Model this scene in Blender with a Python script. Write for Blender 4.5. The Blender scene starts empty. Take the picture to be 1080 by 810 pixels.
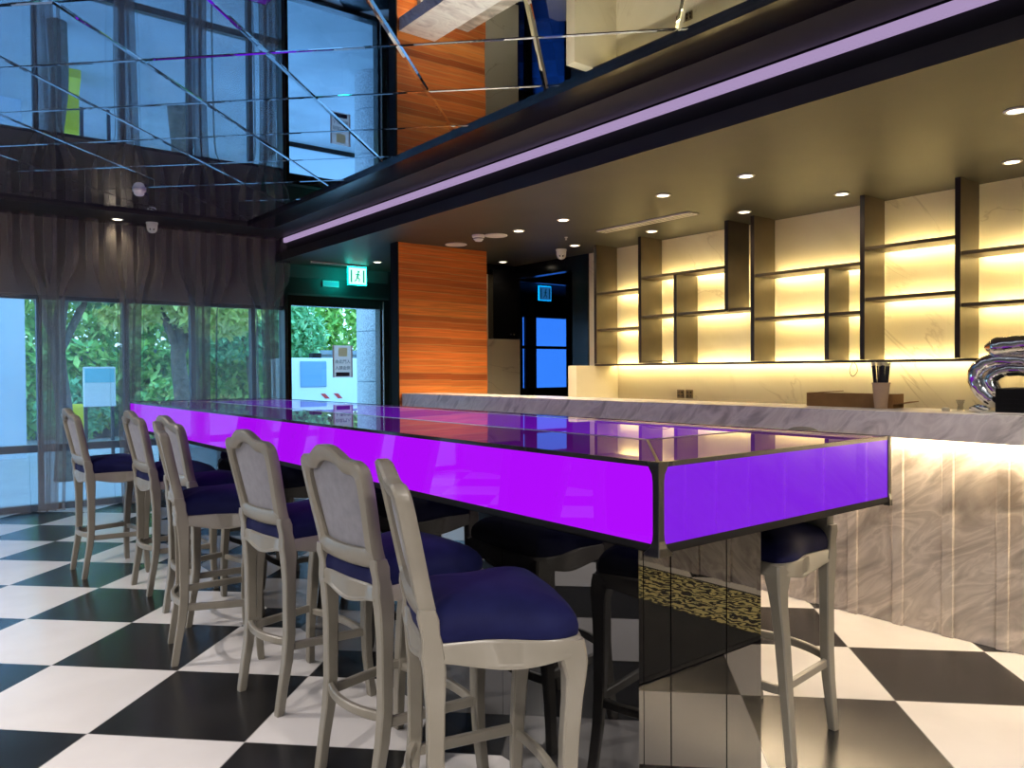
import bpy, bmesh, math, random
from math import sin, cos, pi, radians
from mathutils import Vector, Matrix
random.seed(7)
S = bpy.context.scene
COL = S.collection

# ------------------------------------------------------------------ helpers
def srgb(r, g, b):
    f = lambda c: (c/12.92 if c <= .04045 else ((c+.055)/1.055)**2.4)
    return (f(r/255), f(g/255), f(b/255), 1)

def mat(name, color=(.5, .5, .5, 1), rough=.5, metal=0, spec=.5, emit=None, estr=0, sheen=0, coat=0, ior=None):
    m = bpy.data.materials.new(name); m.use_nodes = True
    b = m.node_tree.nodes['Principled BSDF']
    b.inputs['Base Color'].default_value = color
    b.inputs['Roughness'].default_value = rough
    b.inputs['Metallic'].default_value = metal
    b.inputs['Specular IOR Level'].default_value = spec
    if ior: b.inputs['IOR'].default_value = ior
    if emit:
        b.inputs['Emission Color'].default_value = emit
        b.inputs['Emission Strength'].default_value = estr
    b.inputs['Sheen Weight'].default_value = sheen
    b.inputs['Coat Weight'].default_value = coat
    b.inputs['Coat Roughness'].default_value = .03
    return m

def nodes(m): return m.node_tree.nodes, m.node_tree.links, m.node_tree.nodes['Principled BSDF']

def ramp(n, stops):
    r = n.new('ShaderNodeValToRGB'); e = r.color_ramp.elements
    while len(e) < len(stops): e.new(.5)
    for k, (p, c) in enumerate(stops): e[k].position = p; e[k].color = c
    return r

def noisy(m, c1, c2, scale=8, rough=None, bump=0, stretch=(1, 1, 1), detail=4):
    n, l, b = nodes(m)
    t = n.new('ShaderNodeTexCoord'); mp = n.new('ShaderNodeMapping'); mp.inputs['Scale'].default_value = stretch
    x = n.new('ShaderNodeTexNoise'); x.inputs['Scale'].default_value = scale; x.inputs['Detail'].default_value = detail
    l.new(t.outputs['Object'], mp.inputs['Vector']); l.new(mp.outputs['Vector'], x.inputs['Vector'])
    r = ramp(n, [(.3, c1), (.7, c2)]); l.new(x.outputs['Fac'], r.inputs['Fac']); l.new(r.outputs['Color'], b.inputs['Base Color'])
    if rough:
        q = n.new('ShaderNodeMapRange'); q.inputs['To Min'].default_value = rough[0]; q.inputs['To Max'].default_value = rough[1]
        l.new(x.outputs['Fac'], q.inputs['Value']); l.new(q.outputs['Result'], b.inputs['Roughness'])
    if bump:
        p = n.new('ShaderNodeBump'); p.inputs['Strength'].default_value = bump; p.inputs['Distance'].default_value = .0015
        l.new(x.outputs['Fac'], p.inputs['Height']); l.new(p.outputs['Normal'], b.inputs['Normal'])
    return m

def obj(name, bm, m, parent=None, smooth=False, kind=None, loc=None, rotz=0):
    bmesh.ops.recalc_face_normals(bm, faces=bm.faces) if not bm.get('keep') else None
    me = bpy.data.meshes.new(name); bm['bm'].to_mesh(me) if isinstance(bm, dict) else bm.to_mesh(me)
    (bm['bm'] if isinstance(bm, dict) else bm).free()
    return link(name, me, m, parent, smooth, kind, loc, rotz)

def link(name, me, m, parent=None, smooth=False, kind=None, loc=None, rotz=0):
    for x in (m if isinstance(m, (list, tuple)) else [m]): me.materials.append(x)
    if smooth:
        for p in me.polygons: p.use_smooth = True
        if smooth != 'all':
            me.set_sharp_from_angle(angle=radians(40))
    o = bpy.data.objects.new(name, me); COL.objects.link(o)
    if parent: o.parent = parent
    if loc: o.location = loc
    o.rotation_euler[2] = rotz
    if kind: o['kind'] = kind
    return o

class B:
    """collects shapes for ONE mesh object"""
    def __init__(s): s.bm = bmesh.new()
    def box(s, x0, x1, y0, y1, z0, z1, bev=0, seg=2, mi=0):
        v = [s.bm.verts.new(p) for p in [(x0,y0,z0),(x1,y0,z0),(x1,y1,z0),(x0,y1,z0),(x0,y0,z1),(x1,y0,z1),(x1,y1,z1),(x0,y1,z1)]]
        fs = [s.bm.faces.new([v[i] for i in q]) for q in [(0,3,2,1),(4,5,6,7),(0,1,5,4),(1,2,6,5),(2,3,7,6),(3,0,4,7)]]
        for f in fs: f.material_index = mi
        if bev:
            es = list({e for f in fs for e in f.edges})
            bmesh.ops.bevel(s.bm, geom=es, offset=bev, segments=seg, affect='EDGES', profile=.5)
        return s
    def poly(s, pts, mi=0):
        f = s.bm.faces.new([s.bm.verts.new(p) for p in pts]); f.material_index = mi; return s
    def loft(s, rings, closed=False, cap=True):
        """rings: list of lists of points, same length"""
        R = [[s.bm.verts.new(p) for p in r] for r in rings]; n = len(R[0])
        m = len(R) if closed else len(R)-1
        for i in range(m):
            a, b = R[i], R[(i+1) % len(R)]
            for k in range(n): s.bm.faces.new([a[k], a[(k+1) % n], b[(k+1) % n], b[k]])
        if cap and not closed: s.bm.faces.new(R[0][::-1]); s.bm.faces.new(R[-1])
        return s
    def lathe(s, prof, c=(0, 0, 0), n=24, axis='z', cap=True):
        rings = []
        for r, h in prof:
            rr = []
            for k in range(n):
                a = 2*pi*k/n; p = (r*cos(a), r*sin(a), h)
                if axis == 'x': p = (h, r*cos(a), r*sin(a))
                if axis == 'y': p = (r*sin(a), h, r*cos(a))
                rr.append((p[0]+c[0], p[1]+c[1], p[2]+c[2]))
            rings.append(rr)
        return s.loft(rings, cap=cap)
    def tube(s, pts, rad, n=10, cap=True, closed=False):
        pts = [Vector(p) for p in pts]; rings = []
        rads = rad if isinstance(rad, (list, tuple)) else [rad]*len(pts)
        up = Vector((0, 0, 1)); prev = None
        for i, p in enumerate(pts):
            a = pts[i-1] if (i > 0 or closed) else p; b = pts[(i+1) % len(pts)] if (i < len(pts)-1 or closed) else p
            t = (b-a).normalized()
            if prev is None:
                u = t.cross(up); u = u if u.length > .1 else t.cross(Vector((1, 0, 0)))
            else: u = prev - t*prev.dot(t)
            u.normalize(); prev = u; w = t.cross(u)
            rings.append([p + (u*cos(2*pi*k/n) + w*sin(2*pi*k/n))*rads[i] for k in range(n)])
        return s.loft(rings, cap=cap, closed=closed)
    def squaretube(s, stations, ch=.22):
        """stations: (x,y,z, half x, half y) vertical-ish chamfered rectangular section"""
        rings = []
        for x, y, z, hx, hy in stations:
            c = min(hx, hy)*ch
            rings.append([(x+a, y+b, z) for a, b in [(hx, -hy+c), (hx, hy-c), (hx-c, hy), (-hx+c, hy), (-hx, hy-c), (-hx, -hy+c), (-hx+c, -hy), (hx-c, -hy)]])
        return s.loft(rings)
    def done(s, name, m, parent=None, smooth=False, kind=None, loc=None, rotz=0):
        bmesh.ops.recalc_face_normals(s.bm, faces=s.bm.faces)
        me = bpy.data.meshes.new(name); s.bm.to_mesh(me); s.bm.free()
        return link(name, me, m, parent, smooth, kind, loc, rotz)

def tag(o, label, cat, group=None):
    o['label'] = label; o['category'] = cat
    if group: o['group'] = group
    return o
def empty(name, label, cat, loc=(0, 0, 0), rotz=0, group=None):
    o = bpy.data.objects.new(name, None); COL.objects.link(o); o.empty_display_size = .1
    o.location = loc; o.rotation_euler[2] = rotz
    return tag(o, label, cat, group)
def dup(root, loc, rotz, label, group=None, name=None):
    r = root.copy(); COL.objects.link(r); r.location = loc; r.rotation_euler[2] = rotz
    r['label'] = label
    if group: r['group'] = group
    for ch in root.children:
        c = ch.copy(); COL.objects.link(c); c.parent = r
        for g in ch.children:
            d = g.copy(); COL.objects.link(d); d.parent = c
    return r
def bez(pts, n=8):
    """Catmull-Rom through pts"""
    P = [Vector(p) for p in pts]; P = [2*P[0]-P[1]] + P + [2*P[-1]-P[-2]]; out = []
    for i in range(1, len(P)-2):
        a, b, c, d = P[i-1:i+3]
        for k in range(n):
            t = k/n
            out.append(.5*((2*b)+(c-a)*t+(2*a-5*b+4*c-d)*t*t+(3*b-a-3*c+d)*t**3))
    out.append(P[-2]); return out

# ------------------------------------------------------------------ materials
def m_floor():
    m = mat('checker_tile', rough=.22); n, l, b = nodes(m)
    g = n.new('ShaderNodeNewGeometry')
    sub = n.new('ShaderNodeVectorMath'); sub.operation = 'SUBTRACT'; sub.inputs[1].default_value = (.9439, 7.8363, 0)
    l.new(g.outputs['Position'], sub.inputs[0])
    q = .70711/.6
    def dot(v):
        d = n.new('ShaderNodeVectorMath'); d.operation = 'DOT_PRODUCT'; d.inputs[1].default_value = v
        l.new(sub.outputs[0], d.inputs[0]); return d.outputs['Value']
    def mth(op, a, c=None):
        k = n.new('ShaderNodeMath'); k.operation = op
        for i, v in enumerate([a, c]):
            if v is None: continue
            if isinstance(v, (int, float)): k.inputs[i].default_value = v
            else: l.new(v, k.inputs[i])
        return k.outputs[0]
    a, c = dot((q, -q, 0)), dot((q, q, 0))
    par = mth('ABSOLUTE', mth('MODULO', mth('ADD', mth('FLOOR', a), mth('FLOOR', c)), 2))
    def edge(v): return mth('MINIMUM', mth('FRACT', v), mth('SUBTRACT', 1, mth('FRACT', v)))
    ed = mth('LESS_THAN', mth('MINIMUM', edge(a), edge(c)), .0035)
    no = n.new('ShaderNodeTexNoise'); no.inputs['Scale'].default_value = 3; no.inputs['Detail'].default_value = 6
    l.new(g.outputs['Position'], no.inputs['Vector'])
    w = ramp(n, [(.3, (.61, .585, .57, 1)), (.7, (.67, .645, .63, 1))]); d = ramp(n, [(.3, (.011, .011, .012, 1)), (.7, (.017, .017, .018, 1))])
    l.new(no.outputs['Fac'], w.inputs['Fac']); l.new(no.outputs['Fac'], d.inputs['Fac'])
    mx = n.new('ShaderNodeMix'); mx.data_type = 'RGBA'; l.new(par, mx.inputs[0]); l.new(w.outputs[0], mx.inputs[6]); l.new(d.outputs[0], mx.inputs[7])
    m2 = n.new('ShaderNodeMix'); m2.data_type = 'RGBA'; l.new(ed, m2.inputs[0]); l.new(mx.outputs[2], m2.inputs[6]); m2.inputs[7].default_value = (.3, .29, .28, 1)
    l.new(m2.outputs[2], b.inputs['Base Color'])
    r = n.new('ShaderNodeMapRange'); r.inputs['To Min'].default_value = .16; r.inputs['To Max'].default_value = .3
    l.new(no.outputs['Fac'], r.inputs['Value']); l.new(r.outputs[0], b.inputs['Roughness'])
    return m

def m_marble(name, base, mid, vein, scale=1.6, rot=(0, 0, 0), rough=.25, thin=False):
    m = mat(name, rough=rough); n, l, b = nodes(m)
    g = n.new('ShaderNodeNewGeometry'); mp = n.new('ShaderNodeMapping'); mp.inputs['Rotation'].default_value = rot
    l.new(g.outputs['Position'], mp.inputs['Vector'])
    mp2 = n.new('ShaderNodeMapping'); mp2.inputs['Scale'].default_value = (1, 1, 3.2); l.new(mp.outputs[0], mp2.inputs['Vector'])
    n1 = n.new('ShaderNodeTexNoise'); n1.inputs['Scale'].default_value = scale; n1.inputs['Detail'].default_value = 9; n1.inputs['Distortion'].default_value = 1.1
    l.new(mp2.outputs[0], n1.inputs['Vector'])
    n2 = n.new('ShaderNodeTexNoise'); n2.inputs['Scale'].default_value = scale*.8; n2.inputs['Detail'].default_value = 6; n2.inputs['Distortion'].default_value = .6
    n2.noise_type = 'RIDGED_MULTIFRACTAL' if thin else 'FBM'
    l.new(mp2.outputs[0], n2.inputs['Vector'])
    if thin:
        r1 = ramp(n, [(.3, base), (.75, mid)]); l.new(n1.outputs['Fac'], r1.inputs['Fac'])
        a = n.new('ShaderNodeMath'); a.operation = 'SUBTRACT'; a.inputs[1].default_value = .5; l.new(n1.outputs['Fac'], a.inputs[0])
        ab = n.new('ShaderNodeMath'); ab.operation = 'ABSOLUTE'; l.new(a.outputs[0], ab.inputs[0])
        r2 = ramp(n, [(0, (1, 1, 1, 1)), (.012, (0, 0, 0, 1))]); l.new(ab.outputs[0], r2.inputs['Fac'])
        nz = n.new('ShaderNodeTexNoise'); nz.inputs['Scale'].default_value = 1.3; l.new(g.outputs['Position'], nz.inputs['Vector'])
        r3 = ramp(n, [(.45, (0, 0, 0, 1)), (.62, (.42, .42, .42, 1))]); l.new(nz.outputs['Fac'], r3.inputs['Fac'])
        mu = n.new('ShaderNodeMath'); mu.operation = 'MULTIPLY'; l.new(r2.outputs[0], mu.inputs[0]); l.new(r3.outputs[0], mu.inputs[1])
        mx = n.new('ShaderNodeMix'); mx.data_type = 'RGBA'; l.new(mu.outputs[0], mx.inputs[0]); l.new(r1.outputs[0], mx.inputs[6]); mx.inputs[7].default_value = vein
    else:
        r1 = ramp(n, [(.32, vein), (.45, mid), (.52, base), (.58, mid), (.70, base)]); l.new(n1.outputs['Fac'], r1.inputs['Fac'])
        r2 = ramp(n, [(.35, mid), (.65, base)]); l.new(n2.outputs['Fac'], r2.inputs['Fac'])
        mx = n.new('ShaderNodeMix'); mx.data_type = 'RGBA'; mx.inputs[0].default_value = .55; l.new(r2.outputs[0], mx.inputs[6]); l.new(r1.outputs[0], mx.inputs[7])
    l.new(mx.outputs[2], b.inputs['Base Color'])
    return m

def m_wood():
    m = mat('orange_wood_planks', rough=.38); n, l, b = nodes(m)
    g = n.new('ShaderNodeNewGeometry'); sx = n.new('ShaderNodeSeparateXYZ'); l.new(g.outputs['Position'], sx.inputs[0])
    # half of the width carries its own plank stack: shift z past the joint
    gt = n.new('ShaderNodeMath'); gt.operation = 'GREATER_THAN'; gt.inputs[1].default_value = 4.38; l.new(sx.outputs['X'], gt.inputs[0])
    sk = n.new('ShaderNodeMath'); sk.operation = 'MULTIPLY_ADD'; sk.inputs[1].default_value = .012; l.new(sx.outputs['X'], sk.inputs[0]); l.new(sx.outputs['Z'], sk.inputs[2])
    sh = n.new('ShaderNodeMath'); sh.operation = 'MULTIPLY_ADD'; sh.inputs[1].default_value = .006; l.new(gt.outputs[0], sh.inputs[0]); l.new(sk.outputs[0], sh.inputs[2])
    vs = []
    for f in ('F1', 'DISTANCE_TO_EDGE'):
        v = n.new('ShaderNodeTexVoronoi'); v.voronoi_dimensions = '1D'; v.feature = f; v.inputs['Scale'].default_value = 14; v.inputs['Randomness'].default_value = .75
        l.new(sh.outputs[0], v.inputs['W']); vs.append(v)
    cr = ramp(n, [(0, srgb(150, 66, 24)), (.3, srgb(238, 130, 56)), (.55, srgb(196, 98, 42)), (.8, srgb(250, 150, 70)), (1, srgb(222, 142, 80))])
    l.new(vs[0].outputs['Color'], cr.inputs['Fac'])
    mp = n.new('ShaderNodeMapping'); mp.inputs['Scale'].default_value = (1.5, 1.5, 45); l.new(g.outputs['Position'], mp.inputs['Vector'])
    no = n.new('ShaderNodeTexNoise'); no.inputs['Scale'].default_value = 2; no.inputs['Detail'].default_value = 6; l.new(mp.outputs[0], no.inputs['Vector'])
    gr = ramp(n, [(.3, (.6, .6, .6, 1)), (.7, (1.15, 1.1, 1.05, 1))]); l.new(no.outputs['Fac'], gr.inputs['Fac'])
    mu = n.new('ShaderNodeMix'); mu.data_type = 'RGBA'; mu.blend_type = 'MULTIPLY'; mu.inputs[0].default_value = .8; l.new(cr.outputs[0], mu.inputs[6]); l.new(gr.outputs[0], mu.inputs[7])
    er = ramp(n, [(.0, (.8, .8, .8, 1)), (.09, (0, 0, 0, 1))]); l.new(vs[1].outputs['Distance'], er.inputs['Fac'])
    mx = n.new('ShaderNodeMix'); mx.data_type = 'RGBA'; l.new(er.outputs[0], mx.inputs[0]); l.new(mu.outputs[2], mx.inputs[6]); mx.inputs[7].default_value = srgb(205, 150, 92)
    l.new(mx.outputs[2], b.inputs['Base Color'])
    return m

def m_mixglass(name, tint, refl_ior, rough=.01, tr=(1, 1, 1, 1)):
    m = bpy.data.materials.new(name); m.use_nodes = True; n, l = m.node_tree.nodes, m.node_tree.links
    n.clear(); o = n.new('ShaderNodeOutputMaterial'); t = n.new('ShaderNodeBsdfTransparent'); t.inputs[0].default_value = tr
    g = n.new('ShaderNodeBsdfGlossy'); g.inputs['Roughness'].default_value = rough; g.inputs['Color'].default_value = tint
    f = n.new('ShaderNodeFresnel'); f.inputs['IOR'].default_value = refl_ior
    gm = n.new('ShaderNodeNewGeometry'); mr = n.new('ShaderNodeMapRange'); l.new(gm.outputs['Backfacing'], mr.inputs['Value'])
    mr.inputs['To Min'].default_value = refl_ior; mr.inputs['To Max'].default_value = 1/refl_ior; l.new(mr.outputs[0], f.inputs['IOR'])
    x = n.new('ShaderNodeMixShader'); l.new(f.outputs[0], x.inputs[0]); l.new(t.outputs[0], x.inputs[1]); l.new(g.outputs[0], x.inputs[2]); l.new(x.outputs[0], o.inputs[0])
    return m

def m_glow(name, color, strength, ior=1.5, rough=.02):
    """lit panel behind clear polished glass"""
    m = bpy.data.materials.new(name); m.use_nodes = True; n, l = m.node_tree.nodes, m.node_tree.links
    n.clear(); o = n.new('ShaderNodeOutputMaterial'); e = n.new('ShaderNodeEmission'); e.inputs[0].default_value = color; e.inputs[1].default_value = strength
    g = n.new('ShaderNodeBsdfGlossy'); g.inputs['Roughness'].default_value = rough
    f = n.new('ShaderNodeFresnel'); f.inputs['IOR'].default_value = ior
    x = n.new('ShaderNodeMixShader'); l.new(f.outputs[0], x.inputs[0]); l.new(e.outputs[0], x.inputs[1]); l.new(g.outputs[0], x.inputs[2]); l.new(x.outputs[0], o.inputs[0])
    return m

def m_sheer():
    m = bpy.data.materials.new('sheer_curtain_cloth'); m.use_nodes = True; n, l = m.node_tree.nodes, m.node_tree.links
    n.clear(); o = n.new('ShaderNodeOutputMaterial'); t = n.new('ShaderNodeBsdfTransparent')
    d = n.new('ShaderNodeBsdfDiffuse'); d.inputs[0].default_value = (.58, .53, .50, 1)
    tl = n.new('ShaderNodeBsdfTranslucent'); tl.inputs[0].default_value = (.20, .19, .21, 1)
    a = n.new('ShaderNodeMixShader'); a.inputs[0].default_value = .5; l.new(d.outputs[0], a.inputs[1]); l.new(tl.outputs[0], a.inputs[2])
    x = n.new('ShaderNodeMixShader'); x.inputs[0].default_value = .42; l.new(t.outputs[0], x.inputs[1]); l.new(a.outputs[0], x.inputs[2]); l.new(x.outputs[0], o.inputs[0])
    return m

M = {}
M['floor'] = m_floor()
M['dark'] = noisy(mat('dark_ceiling_paint', rough=.55), (.018, .017, .018, 1), (.026, .024, .025, 1), 4)
M['black'] = mat('black_lacquer', (.006, .006, .007, 1), .18)
M['blackmatt'] = mat('black_matt_paint', (.006, .006, .007, 1), .6, spec=.2)
M['wallblack'] = noisy(mat('black_wall_panel', rough=.4), (.010, .011, .012, 1), (.016, .017, .018, 1), 3)
M['wallgrey'] = noisy(mat('dark_grey_wall', rough=.6), (.05, .05, .05, 1), (.07, .068, .066, 1), 3)
M['barceil'] = noisy(mat('brown_ceiling_paint', rough=.5), (.042, .038, .025, 1), (.055, .050, .033, 1), 2.5)
M['mirror'] = mat('bevelled_mirror', (.38, .47, .62, 1), .012, metal=1)
M['marble'] = m_marble('grey_veined_marble', srgb(226, 216, 204), srgb(182, 170, 158), srgb(96, 86, 78), 2.6, (radians(38), 0, 0), .22)
M['slab'] = m_marble('grey_slab_marble', srgb(252, 246, 242), srgb(228, 219, 217), srgb(140, 130, 130), 3.6, (radians(40), 0, 0), .2)
M['cream'] = m_marble('cream_wall_stone', srgb(244, 233, 206), srgb(232, 219, 188), srgb(170, 148, 112), .7, (radians(-40), 0, 0), .3, thin=True)
M['wood'] = m_wood()
M['stool'] = noisy(mat('grey_painted_wood', rough=.35), srgb(122, 117, 106), srgb(136, 131, 120), 6, rough=(.28, .42))
M['velvet'] = noisy(mat('navy_velvet', rough=.7, spec=.12, sheen=.05), (.005, .006, .042, 1), (.008, .010, .058, 1), 14, bump=.15)
M['padback'] = noisy(mat('grey_back_fabric', rough=.8, sheen=.2), srgb(118, 118, 128), srgb(132, 132, 142), 30, bump=.1)
M['velvet'].node_tree.nodes['Principled BSDF'].inputs['Sheen Tint'].default_value = (.35, .4, .7, 1)
M['panelL'] = m_glow('violet_light_panel', (.44, .004, 1, 1), 1.0, 1.3)
M['panelB'] = m_glow('dim_violet_light_panel', (.44, .02, 1, 1), .4, 1.3)
M['panelR'] = m_glow('blue_violet_light_panel', (.24, .012, .86, 1), .9, 1.3)
M['glasstop'] = m_glow('dim_violet_glass_top', (.42, .03, .80, 1), .34, 1.9, .012)
M['glassmid'] = m_glow('violet_glass_centre', (.34, .014, 1, 1), 1.0, 1.9, .012)
M['steel'] = mat('brushed_steel', (.42, .41, .40, 1), .28, metal=1)
M['edging'] = mat('dark_glass_edge', (.02, .02, .022, 1), .15)
M['post'] = mat('dark_brushed_steel', (.10, .10, .10, 1), .3, metal=1)
M['chrome'] = mat('silver_foil', (.90, .88, .84, 1), .09, metal=1)
M['mirblack'] = mat('black_mirror_glass', (.004, .004, .005, 1), .015, spec=.5, ior=1.95)
M['darkglass'] = mat('dark_mirror_glass', (.003, .010, .018, 1), .02, spec=.5, ior=3.4)
M['glass'] = m_mixglass('window_glass', (1, 1, 1, 1), 1.45, .01, (.93, .96, .98, 1))
M['shelf'] = noisy(mat('bronze_shelf_metal', rough=.35), srgb(78, 68, 50), srgb(92, 80, 60), 5)
M['shelfedge'] = mat('dark_shelf_edge', (.02, .014, .012, 1), .35)
M['ledwarm'] = mat('warm_led_strip', (.9, .8, .5, 1), .4, emit=(1, .78, .36, 1), estr=46)
M['ledwhite'] = mat('warm_white_led_strip', (.9, .9, .8, 1), .4, emit=(1, .80, .52, 1), estr=70)
M['cove'] = mat('lavender_light_strip', (.02, .02, .02, 1), .5, emit=(.46, .33, .58, 1), estr=.85)
M['lamp'] = mat('lamp_glow', (1, 1, 1, 1), .4, emit=(1, .88, .66, 1), estr=6)
M['white'] = mat('white_plastic', (.85, .84, .80, 1), .4)
M['lens'] = mat('black_lens', (.004, .004, .005, 1), .08)
M['vent'] = mat('ceiling_grille_white', (.88, .84, .76, 1), .5)
M['curtain'] = m_sheer()
M['frame'] = mat('window_frame_metal', (.018, .02, .025, 1), .4)
M['handle'] = mat('door_edge_metal', (.6, .6, .6, 1), .25, metal=1)
M['exitglow'] = mat('exit_sign_glow', (.7, 1, .9, 1), .4, emit=(.50, 1, .82, 1), estr=1.6)
M['exitgreen'] = mat('exit_sign_green', (0, .25, .16, 1), .4, emit=(.0, .42, .27, 1), estr=.8)
M['exitedge'] = mat('exit_sign_edge', (.1, .8, .6, 1), .4, emit=(.0, .85, .70, 1), estr=13)
M['plaque'] = mat('pale_plaque', srgb(165, 200, 205), .5)
M['card'] = noisy(mat('brown_cardboard', rough=.8), srgb(140, 102, 56), srgb(160, 120, 70), 10)
M['cup'] = mat('kraft_paper_cup', srgb(188, 160, 132), .6)
M['straw'] = mat('dark_straw', (.03, .032, .045, 1), .4)
M['strawtip'] = mat('pale_straw_tip', srgb(210, 200, 175), .5)
M['blueglass'] = m_mixglass('blue_tinted_glass', (1, 1, 1, 1), 1.5, .02, (.13, .25, .46, 1))
M['plastic'] = m_mixglass('clear_plastic', (1, 1, 1, 1), 1.5, .12, (.85, .85, .82, 1))
M['brown'] = mat('dark_brown_plastic', (.02, .008, .006, 1), .3)
M['pave'] = noisy(mat('grey_paving', rough=.85), srgb(150, 152, 152), srgb(172, 174, 174), 1.2, detail=8)
M['outwall'] = noisy(mat('pale_rendered_wall', rough=.9), srgb(190, 205, 220), srgb(205, 216, 228), 1.5)
M['stonewall'] = noisy(mat('grey_stone_wall', rough=.9), srgb(110, 124, 134), srgb(140, 152, 160), 5)
M['granite'] = noisy(mat('speckled_granite', rough=.6), srgb(140, 142, 145), srgb(214, 216, 218), 60, detail=2)
M['boxwhite'] = mat('white_enamel', srgb(225, 232, 235), .4)
M['boxblue'] = mat('blue_grey_panel', srgb(120, 160, 190), .4)
M['red'] = mat('red_stripe', srgb(205, 60, 60), .5)
M['yellow'] = mat('yellow_plastic', srgb(235, 215, 20), .5)
M['poster'] = mat('pale_blue_board', srgb(120, 205, 225), .6)
M['bark'] = noisy(mat('grey_bark', rough=.9), srgb(80, 72, 62), srgb(130, 120, 105), 12)
def leafmat(name, a, b):
    m = mat(name, rough=.6); n, l, p = nodes(m)
    g = n.new('ShaderNodeNewGeometry'); r = ramp(n, [(0, a), (1, b)]); l.new(g.outputs['Random Per Island'], r.inputs['Fac']); l.new(r.outputs[0], p.inputs['Base Color'])
    p.inputs['Transmission Weight'].default_value = 0; return m
M['leaf'] = leafmat('green_leaves', srgb(105, 175, 85), srgb(205, 238, 130))
M['leafy'] = leafmat('yellow_green_leaves', srgb(190, 215, 105), srgb(248, 250, 165))
M['leafd'] = leafmat('deep_green_leaves', srgb(95, 165, 115), srgb(160, 220, 155))
def m_sheet(name, c):
    m = bpy.data.materials.new(name); m.use_nodes = True; n, l = m.node_tree.nodes, m.node_tree.links
    n.clear(); o = n.new('ShaderNodeOutputMaterial'); d = n.new('ShaderNodeBsdfDiffuse'); d.inputs[0].default_value = c
    t = n.new('ShaderNodeBsdfTranslucent'); t.inputs[0].default_value = c; x = n.new('ShaderNodeMixShader'); x.inputs[0].default_value = .85
    l.new(d.outputs[0], x.inputs[1]); l.new(t.outputs[0], x.inputs[2]); l.new(x.outputs[0], o.inputs[0]); return m
M['signbg'] = m_sheet('mauve_sign_sheet', (.70, .46, .40, 1))
M['signink'] = mat('dark_sign_ink', srgb(52, 50, 72), .5)
M['signyel'] = m_sheet('pale_yellow_sign_ink', (.75, .55, .32, 1))
M['rug'] = mat('damask_rug', rough=.9)
n, l, b = nodes(M['rug']); g = n.new('ShaderNodeNewGeometry'); v = n.new('ShaderNodeTexWave'); v.inputs['Scale'].default_value = 5; v.inputs['Distortion'].default_value = 14; v.inputs['Detail'].default_value = 2; v.inputs['Detail Scale'].default_value = 2.2
l.new(g.outputs['Position'], v.inputs['Vector']); r = ramp(n, [(.54, (.008, .008, .008, 1)), (.62, srgb(190, 180, 120))]); l.new(v.outputs['Fac'], r.inputs['Fac'])
sp = n.new('ShaderNodeSeparateXYZ'); l.new(g.outputs['Position'], sp.inputs[0])
m1 = n.new('ShaderNodeMath'); m1.operation = 'GREATER_THAN'; m1.inputs[1].default_value = 3.3; l.new(sp.outputs['X'], m1.inputs[0])
mx_ = n.new('ShaderNodeMix'); mx_.data_type = 'RGBA'; l.new(m1.outputs[0], mx_.inputs[0]); mx_.inputs[6].default_value = (.008, .008, .008, 1); l.new(r.outputs[0], mx_.inputs[7]); l.new(mx_.outputs[2], b.inputs['Base Color'])

# ------------------------------------------------------------------ setting
ZM, ZC, ZB = 2.825, 2.80, 2.55        # mirror, dark ceiling border, bar ceiling
YW = 8.6                              # window wall
X0, Y0 = -3.0, -3.2                   # left / rear limits of the room
XB = 5.78                             # bar back wall
b = B(); b.box(X0-.1, 6.2, Y0-.1, 8.7, -.1, 0); b.box(6.2, 11.5, 6.2, 9.9, -.1, 0); b.done('floor', M['floor'], kind='structure')
# dark ceiling: slab above the mirror field plus the border strips around it
b = B(); b.box(X0, 3.46, Y0, YW+.1, 2.86, 2.96)
b.box(3.07, 3.36, Y0, YW, ZC, 2.86); b.box(X0, 3.07, 7.93, YW, ZC, 2.86)
b.done('ceiling', M['dark'], kind='structure')
b = B(); b.box(2.82, 3.07, Y0, 7.93, ZC-.002, 2.86); b.done('trim_1', M['black'], kind='structure')
# mirrored field: bevelled panels on the diagonal, cut to the border
bm = bmesh.new(); bw = .015
ps, qs = .858, .905                   # spacing along x+y and x-y
for i in range(-12, 16):
    for j in range(-16, 14):
        s0, s1 = 5.05+i*ps, 5.05+(i+1)*ps; d0, d1 = -.44+j*qs, -.44+(j+1)*qs
        P = lambda s, d: Vector(((s+d)/2, (s-d)/2, 0))
        c = P((s0+s1)/2, (d0+d1)/2)
        if not (-4 < c.x < 3.9 and -4 < c.y < 9): continue
        tx, ty = random.uniform(-.0012, .0012), random.uniform(-.0012, .0012)
        zz = lambda p: ZM + (p.x-c.x)*tx + (p.y-c.y)*ty
        o = [P(s0, d0), P(s1, d0), P(s1, d1), P(s0, d1)]
        g = bw*1.414; q = [P(s0+g, d0+g), P(s1-g, d0+g), P(s1-g, d1-g), P(s0+g, d1-g)]
        vo = [bm.verts.new((p.x, p.y, ZM+.0018)) for p in o]; vi = [bm.verts.new((p.x, p.y, zz(p))) for p in q]
        bm.faces.new(vi[::-1])
        for k in range(4): bm.faces.new([vo[k], vi[k], vi[(k+1) % 4], vo[(k+1) % 4]])
for co, no in [((2.82, 0, 0), (1, 0, 0)), ((X0, 0, 0), (-1, 0, 0)), ((0, 7.93, 0), (0, 1, 0)), ((0, Y0, 0), (0, -1, 0))]:
    bmesh.ops.bisect_plane(bm, geom=bm.verts[:]+bm.edges[:]+bm.faces[:], plane_co=co, plane_no=no, clear_outer=True)
me = bpy.data.meshes.new('ceiling_mirror'); bm.to_mesh(me); bm.free(); link('ceiling_mirror', me, M['mirror'], kind='structure')
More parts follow.
